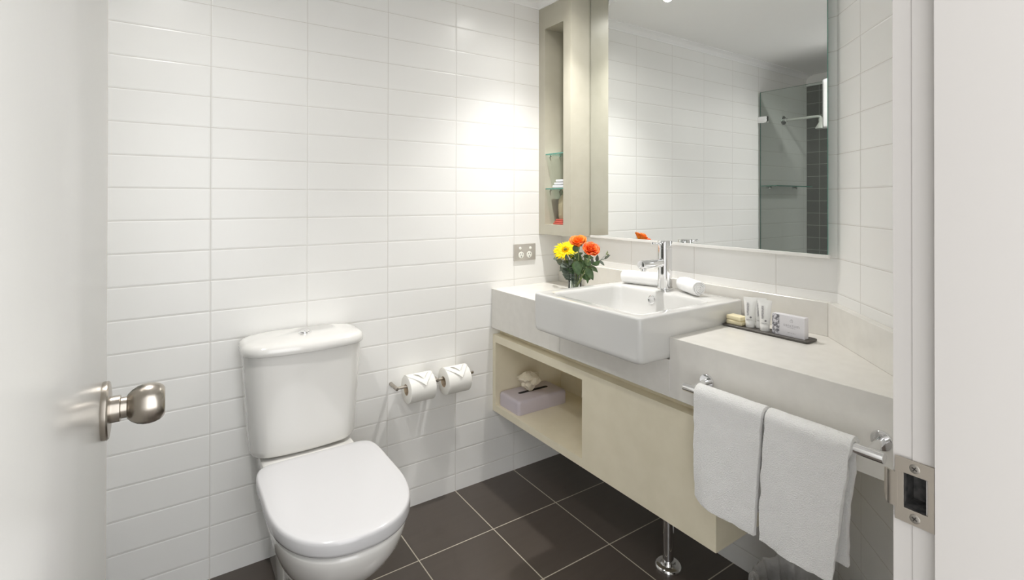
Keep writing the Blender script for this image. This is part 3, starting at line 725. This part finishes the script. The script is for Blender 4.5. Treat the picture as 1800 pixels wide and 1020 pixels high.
# ------------------------------------------------------------------ bin
BC = Vector((.018, -1.262, 0)); 
bn = thing('waste_bin', 'small round bin with grey plastic liner below the countertop', 'bin', BC)
bm = B(); lathe(bm, BC, (0, 0, 1), [(.0005, .088), (.003, .092), (.22, .106), (.222, .108), (.226, .108), (.2265, .104), (.22, .103), (.01, .088), (.008, .001)], 48); obj('body', bm, m_bin, bn)
bm = B(); rings = []
for k, (z, r) in enumerate(((.13, .1085), (.17, .110), (.21, .112), (.238, .112), (.252, .106), (.247, .098), (.20, .088), (.12, .080), (.05, .060), (.03, .02))):
    rings.append([BC+Vector(((r+.006*noise.noise(Vector((cos(a)*5, sin(a)*5, z*9)))+.0045*sin(13*a+k*.6)+.002*sin(29*a))*cos(a), (r+.006*noise.noise(Vector((cos(a)*5, sin(a)*5, z*9)))+.0045*sin(13*a+k*.6)+.002*sin(29*a))*sin(a), z+.012*noise.noise(Vector((cos(a)*2, sin(a)*2, 1))))) for a in [2*pi*i/96 for i in range(96)]])
loft(bm, rings, cap0=False); obj('liner', bm, m_liner, bn, 60)

# ------------------------------------------------------------------ tissue box
tb = thing('tissue_box', 'lilac tissue box cover with a tissue poking out in the cabinet niche', 'tissue box', (.038, -.098, OZ0+.0004))
zt = OZ0+.0004
bm = B(); X0, X1, Y0, Y1 = -.098, .164, -.179, -.026
rings = [rrect(X0+i, X1-i, Y0+i, Y1-i, .014, z, 6) for i, z in ((0, zt), (0, zt+.043), (.0008, zt+.049), (.003, zt+.0545), (.007, zt+.0575), (.012, zt+.0585))]
loft(bm, rings); obj('cover', bm, m_lilac, tb, 60)
bm = B(); sl = []
for cx, a0 in ((.108, -pi/2), (-.034, pi/2)):
    for i in range(9): a = a0+pi*i/8; sl.append((cx+.009*cos(a), -.098+.009*sin(a)))
prism(bm, sl, zt+.0578, zt+.0588); obj('slot', bm, m_black, tb, 0)
bm = B(); cols, rws = 36, 16; grid = []
for j in range(rws+1):
    t = j/rws; row = []
    for i in range(cols):
        a = 2*pi*i/cols
        rad = .006+.040*math.sin(min(1, t*1.35)*pi*.62)*(1 if t < .75 else (1-(t-.75)*3.4))
        crum = 1+.45*noise.noise(Vector((cos(a)*1.6, sin(a)*1.6, t*3.2)))+.22*noise.noise(Vector((cos(a)*4.5, sin(a)*4.5, t*8)))
        rad = max(.001, rad*crum)
        row.append(Vector((.022+rad*1.05*cos(a)-.012*t, -.098+rad*.85*sin(a), zt+.056+.085*t**.8+.007*noise.noise(Vector((cos(a)*3, sin(a)*3, t*6))))))
    grid.append(row)
loft(bm, grid); o = obj('tissue', bm, m_tissue, tb, 25); 

# ------------------------------------------------------------------ socket
so = thing('power_socket', 'double power socket with satin plate on tiled wall above the countertop', 'socket', (.0565, 0, .9925))
bm = B(); box(bm, (-.004, -.0085, .955), (.117, -.0005, 1.031), .0012, 2); obj('plate', bm, m_socket, so, 30)
def outlet(x, z, so=so):
    bm = B(); lathe(bm, (x, -.0085, z), (0, -1, 0), [(0, .0150), (.0012, .0148), (.0016, .0135), (.0016, .001)], 36); f_ = obj('outlet', bm, m_swwhite, so)
    bm = B()
    for dx, dz, a in ((-.0062, .0045, .5), (.0062, .0045, -.5), (0, -.0075, 0)):
        box(bm, (x+dx-.0011, -.0105, z+dz-.0036), (x+dx+.0011, -.0099, z+dz+.0036), rot=Matrix.Rotation(a, 4, 'Y'))
    obj('pin_slots', bm, m_black, f_, 0)
for x in (.034, .080): outlet(x, .981)
for x in (.0285, .0865):
    bm = B(); lathe(bm, (x, -.0085, 1.0115), (0, -1, 0), [(0, .0068), (.0015, .0066), (.0028, .0045), (.003, .001)], 28); obj('switch', bm, m_swwhite, so)

# ------------------------------------------------------------------ toilet roll holder and rolls
HZ = .511; HY = -.062
hd = thing('toilet_roll_holder', 'double satin metal toilet roll holder on the tiled wall', 'roll holder', (-.42, 0, HZ))
bm = B(); cyl(bm, (-.590, HY, HZ), (-.250, HY, HZ), .0055, 24, .0006); obj('bar', bm, m_steel, hd)
for i, x in enumerate((-.587, -.417)):
    bm = B()
    cyl(bm, (x, -.0005, HZ+.001), (x, HY-.008, HZ), .0072, 26, .001); obj('bracket_arm', bm, m_steel, hd)
def troll(x0, x1, label, seed):
    rr = .0525; cz = HZ-.0130; c = Vector((x0, HY, cz)); L = x1-x0
    t = thing('toilet_roll', label, 'toilet roll', (x0+L/2, HY, cz), 'toilet rolls on the holder')
    bm = B(); lathe(bm, c, (1, 0, 0), [(0, .0212), (0, rr-.002), (.0015, rr), (L-.0015, rr), (L, rr-.002), (L, .0212), (L*.5, .0211)], 64, False, False)
    # close inner tube
    obj('roll', bm, m_paper, t, 50)
    bm = B(); lathe(bm, c, (1, 0, 0), [(-.0003, .0213), (-.0003, .0203), (L+.0003, .0203), (L+.0003, .0213), (-.0003, .0213)], 40, False, False); obj('core', bm, m_card, t)
    # folded point of the last sheet lying on the roll, facing the room
    bm = B()
    def P(s, a, h): # s along x 0..1, a angle from top towards room
        return Vector((x0+L*s, HY-(rr+h)*sin(a), cz+(rr+h)*cos(a)))
    def patch(f, nu, nv):
        g_ = [[bm.verts.new(f(u/nu, v/nv)) for v in range(nv+1)] for u in range(nu+1)]
        for u in range(nu):
            for v in range(nv): bm.faces.new((g_[u][v], g_[u+1][v], g_[u+1][v+1], g_[u][v+1]))
    aT, aP = -.5, 1.18
    # sheet narrowing to a point
    def f1(u, v):
        a = aT+(aP-aT)*u; wid = 1 if a < .25 else max(0, 1-(a-.25)/(aP-.25)); cen = .56
        s = cen+(v-.5)*wid*(1.0 if wid < 1 else 1)
        if wid == 1: s = .0+v
        else: s = (1-wid)*cen+wid*v
        lift = .0015+.007*max(0, a-.35)**1.5
        return P(s, a, lift)
    patch(f1, 22, 10)
    def f2(u, v):   # flap folded over on top
        a = .10+.62*u; hw = (1-u)*.38
        return P(.55+(v-.5)*2*hw*.8, a, .0035+.004*sin(u*pi))
    patch(f2, 10, 8)
    thicken(obj('folded_tip', bm, m_paper, t, 50), .0009)
troll(-.548, -.442, 'white toilet roll with folded tip, nearer the toilet', 1)
troll(-.388, -.284, 'white toilet roll with folded tip, nearer the cabinet', 2)

# ------------------------------------------------------------------ toilet
TC = -.921
wc = thing('toilet', 'white ceramic close coupled toilet with closed lid against the tiled wall', 'toilet', (TC, -.35, 0))
def dring(w_, yb, yf, z, ymid=-.46, n=96, eb=8.0, ef=2.35, cx=TC):
    out = []
    for i in range(n):
        a = 2*pi*i/n; c_, s_ = cos(a), sin(a)
        if s_ >= 0: e = 2/eb; yy = ymid+(yb-ymid)*abs(s_)**e; xx = w_*(abs(c_)**e)*(1 if c_ > 0 else -1)
        else: e = 2/ef; yy = ymid-(ymid-yf)*abs(s_)**e; xx = w_*(abs(c_)**e)*(1 if c_ > 0 else -1)
        out.append(Vector((cx+xx, yy, z)))
    return out
# seat ring + lid
bm = B(); LZ = .432
rings = [dring(.176, -.232, -.708, .391), dring(.181, -.227, -.713, .393), dring(.183, -.2245, -.715, .400), dring(.183, -.2245, -.715, .420), dring(.182, -.2255, -.714, .4255), dring(.1795, -.228, -.7115, .4290), dring(.176, -.2315, -.708, .4305), dring(.155, -.253, -.687, .4312), dring(.10, -.31, -.63, .4320), dring(.03, -.43, -.52, .4322)]
loft(bm, rings); obj('lid', bm, m_seat, wc, 60)
bm = B(); rings = [dring(.168, -.240, -.699, .3845), dring(.172, -.236, -.703, .386), dring(.172, -.235, -.703, .389), dring(.170, -.238, -.700, .391)]
loft(bm, rings); obj('seat', bm, m_seat, wc, 60)
for sx in (-.085, .085):
    bm = B(); cyl(bm, (TC+sx-.022, -.232, .412), (TC+sx+.022, -.232, .412), .011, 24, .002); obj('hinge', bm, m_seat, wc)
# pan
bm = B()
def pr(w_, yb, yf, z, ym, eb=3.5, ef=2.3): return dring(w_, yb, yf, z, ym, eb=eb, ef=ef)
rings = [pr(.100, -.10, -.50, 0, -.32), pr(.103, -.095, -.505, .01, -.32), pr(.100, -.095, -.505, .06, -.32), pr(.104, -.09, -.520, .14, -.33), pr(.122, -.09, -.575, .21, -.37), pr(.148, -.09, -.645, .27, -.42), pr(.164, -.09, -.685, .32, -.45), pr(.171, -.09, -.703, .355, -.46), pr(.173, -.09, -.708, .372, -.46), pr(.172, -.09, -.708, .380, -.46), pr(.168, -.095, -.703, .384, -.46), pr(.13, -.12, -.66, .3845, -.46)]
loft(bm, rings); obj('pan', bm, m_ceramic, wc, 60)
bm = B()
rings = [rrect(-.927-w_, -.927+w_, -.27, -.012, .03, z, 6) for w_, z in ((.130, .300), (.140, .34), (.144, .395), (.142, .405), (.136, .408))]
loft(bm, rings); box(bm, (TC-.105, -.28, 0), (TC+.105, -.02, .31), .02, 3); obj('pan_shelf', bm, m_ceramic, wc, 50)
# cistern
CC = -.932
def cring(w_, d0, bulge, z, r=.045, n=10, y1=-.006):
    pts = []
    base = rrect(CC-w_, CC+w_, -d0, y1, r, z, n)
    # subdivide the long front edge
    res = []
    for i, p in enumerate(base):
        q = base[(i+1) % len(base)]; res.append(p)
        if (q-p).length > .1:
            for k in range(1, 16): res.append(p.lerp(q, k/16))
        elif (q-p).length > .02 :
            for k in range(1, 4): res.append(p.lerp(q, k/4))
    for p in res:
        fr = min(1, max(0, (y1-p.y)/(d0+y1)))
        xx = max(-1, min(1, (p.x-CC)/w_))
        pts.append(Vector((p.x, p.y-bulge*(1-xx*xx)*fr, z)))
    return pts
def crings(spec): 
    rs = [cring(*s) for s in spec]; m_ = min(len(r) for r in rs); assert all(len(r) == m_ for r in rs), [len(r) for r in rs]
    return rs
bm = B()
loft(bm, crings([(.135, .135, .016, .412, .045), (.150, .148, .018, .4135, .05), (.160, .156, .019, .419, .05), (.1645, .160, .020, .428, .05), (.166, .161, .020, .44, .05), (.172, .163, .021, .52, .05), (.179, .165, .022, .62, .05), (.184, .166, .024, .70, .05), (.1855, .167, .025, .742, .05)])); obj('cistern', bm, m_ceramic, wc, 60)
bm = B()
loft(bm, crings([(.184, .166, .026, .742, .05), (.190, .172, .028, .7425, .05), (.192, .174, .028, .746, .05), (.1925, .1745, .028, .756, .05), (.191, .173, .028, .764, .05), (.187, .169, .027, .771, .048), (.178, .160, .026, .7765, .044), (.160, .145, .022, .7795, .04), (.12, .11, .016, .7815, .035)])); cl = obj('cistern_lid', bm, m_ceramic, wc, 60)
bt = Vector((-.928, -.095, .7812))
bm = B(); lathe(bm, bt, (0, 0, 1), [(0, .0215), (.003, .0215), (.005, .019), (.0045, .0165)], 44, cap1=True); fb = obj('flush_button', bm, m_chrome, cl)
fb['label'] = 'chrome dual flush button'
bm = B()
for sg in (-1, 1):
    pl = [(bt.x+sg*(.0012+.0145*abs(cos(a)) if abs(a) < pi/2 else .0012), bt.y+.0150*sin(a)) for a in [-pi/2+pi*i/14 for i in range(15)]]
    prism(bm, pl, bt.z+.0045, bt.z+.0075+.001*sg)
obj('flush_key', bm, m_chrome, fb, 30)

# ------------------------------------------------------------------ shower end, seen in the mirror
sc_ = thing('shower_screen', 'frameless green tinted glass shower screen fixed to the back wall', 'shower screen', (-1.5, 0, 0))
bm = B(); box(bm, (-1.505, -.76, .012), (-1.495, -.012, 1.962), .001, 1)
for f in bm.faces:
    if abs(f.normal.x) < .5: f.material_index = 1
obj('glass_panel', bm, [m_screen, m_glassedge], sc_, 0)
for z in (.30, 1.775):
    bm = B(); box(bm, (-1.513, -.062, z-.022), (-1.487, -.0005, z+.022), .002, 1); obj('wall_clip', bm, m_chrome, sc_)
sh = thing('wall_shower', 'chrome wall shower arm with flared head seen through the glass screen', 'shower', (-1.81, 0, 1.80))
bm = B(); lathe(bm, (-1.81, 0, 1.802), (0, -1, 0), [(.0005, .034), (.004, .034), (.009, .030), (.010, .012), (.03, .012)], 36); obj('wall_flange', bm, m_chrome, sh)
bm = B(); tube(bm, [(-1.81, -.01, 1.802), (-1.81, -.12, 1.800), (-1.81, -.235, 1.800), (-1.81, -.252, 1.796), (-1.81, -.258, 1.782)], .0085, 14); obj('arm', bm, m_alu, sh)
bm = B(); lathe(bm, (-1.81, -.258, 1.785), (0, 0, -1), [(0, .014), (.012, .016), (.022, .014), (.030, .016), (.062, .034), (.070, .035), (.071, .001)], 36); obj('head', bm, m_alu, sh)
gsx = thing('shower_shelf', 'glass corner shelf in the shower on two small chrome clips', 'shelf', (-1.76, 0, 1.33))
bm = B(); box(bm, (-2.0, -.11, 1.326), (-1.53, -.0005, 1.334), .001, 1)
for f in bm.faces:
    if abs(f.normal.z) < .5: f.material_index = 1
obj('glass_plate', bm, [m_glass, m_glassedge], gsx, 0)
for x in (-1.94, -1.60):
    bm = B(); box(bm, (x-.012, -.03, 1.312), (x+.012, -.0005, 1.326), .003, 2); obj('clip', bm, m_chrome, gsx)
bm = B(); rows = []
NS = 40
for j in range(25):
    s = j/24; row = []
    for i in range(NS+1):
        L1_ = .29; tot = .58+.03; d = tot*i/NS
        if d < L1_: x, z = -1.500+.013, 1.962-L1_+d
        elif d < L1_+.03: a = (d-L1_)/.03*pi; x, z = -1.5+.013*cos(a), 1.963+.010*sin(a)
        else: x, z = -1.500-.013, 1.962-(d-L1_-.03)
        y = -.415-.30*s; row.append(bm.verts.new((x+noise.noise(Vector((s*4, z*3, 2)))*.004*(1 if x > -1.5 else -1)*(1-min(1, abs(z-1.97)/.3)*-.3), y, z)))
    rows.append(row)
for A, Bq in zip(rows, rows[1:]):
    for i in range(NS): bm.faces.new((A[i], A[i+1], Bq[i+1], Bq[i]))
hung = obj('bath_towel', bm, m_hung, None, 80); thicken(hung, .007); tag(hung, 'white bath towel hung over the top of the shower screen', 'towel')
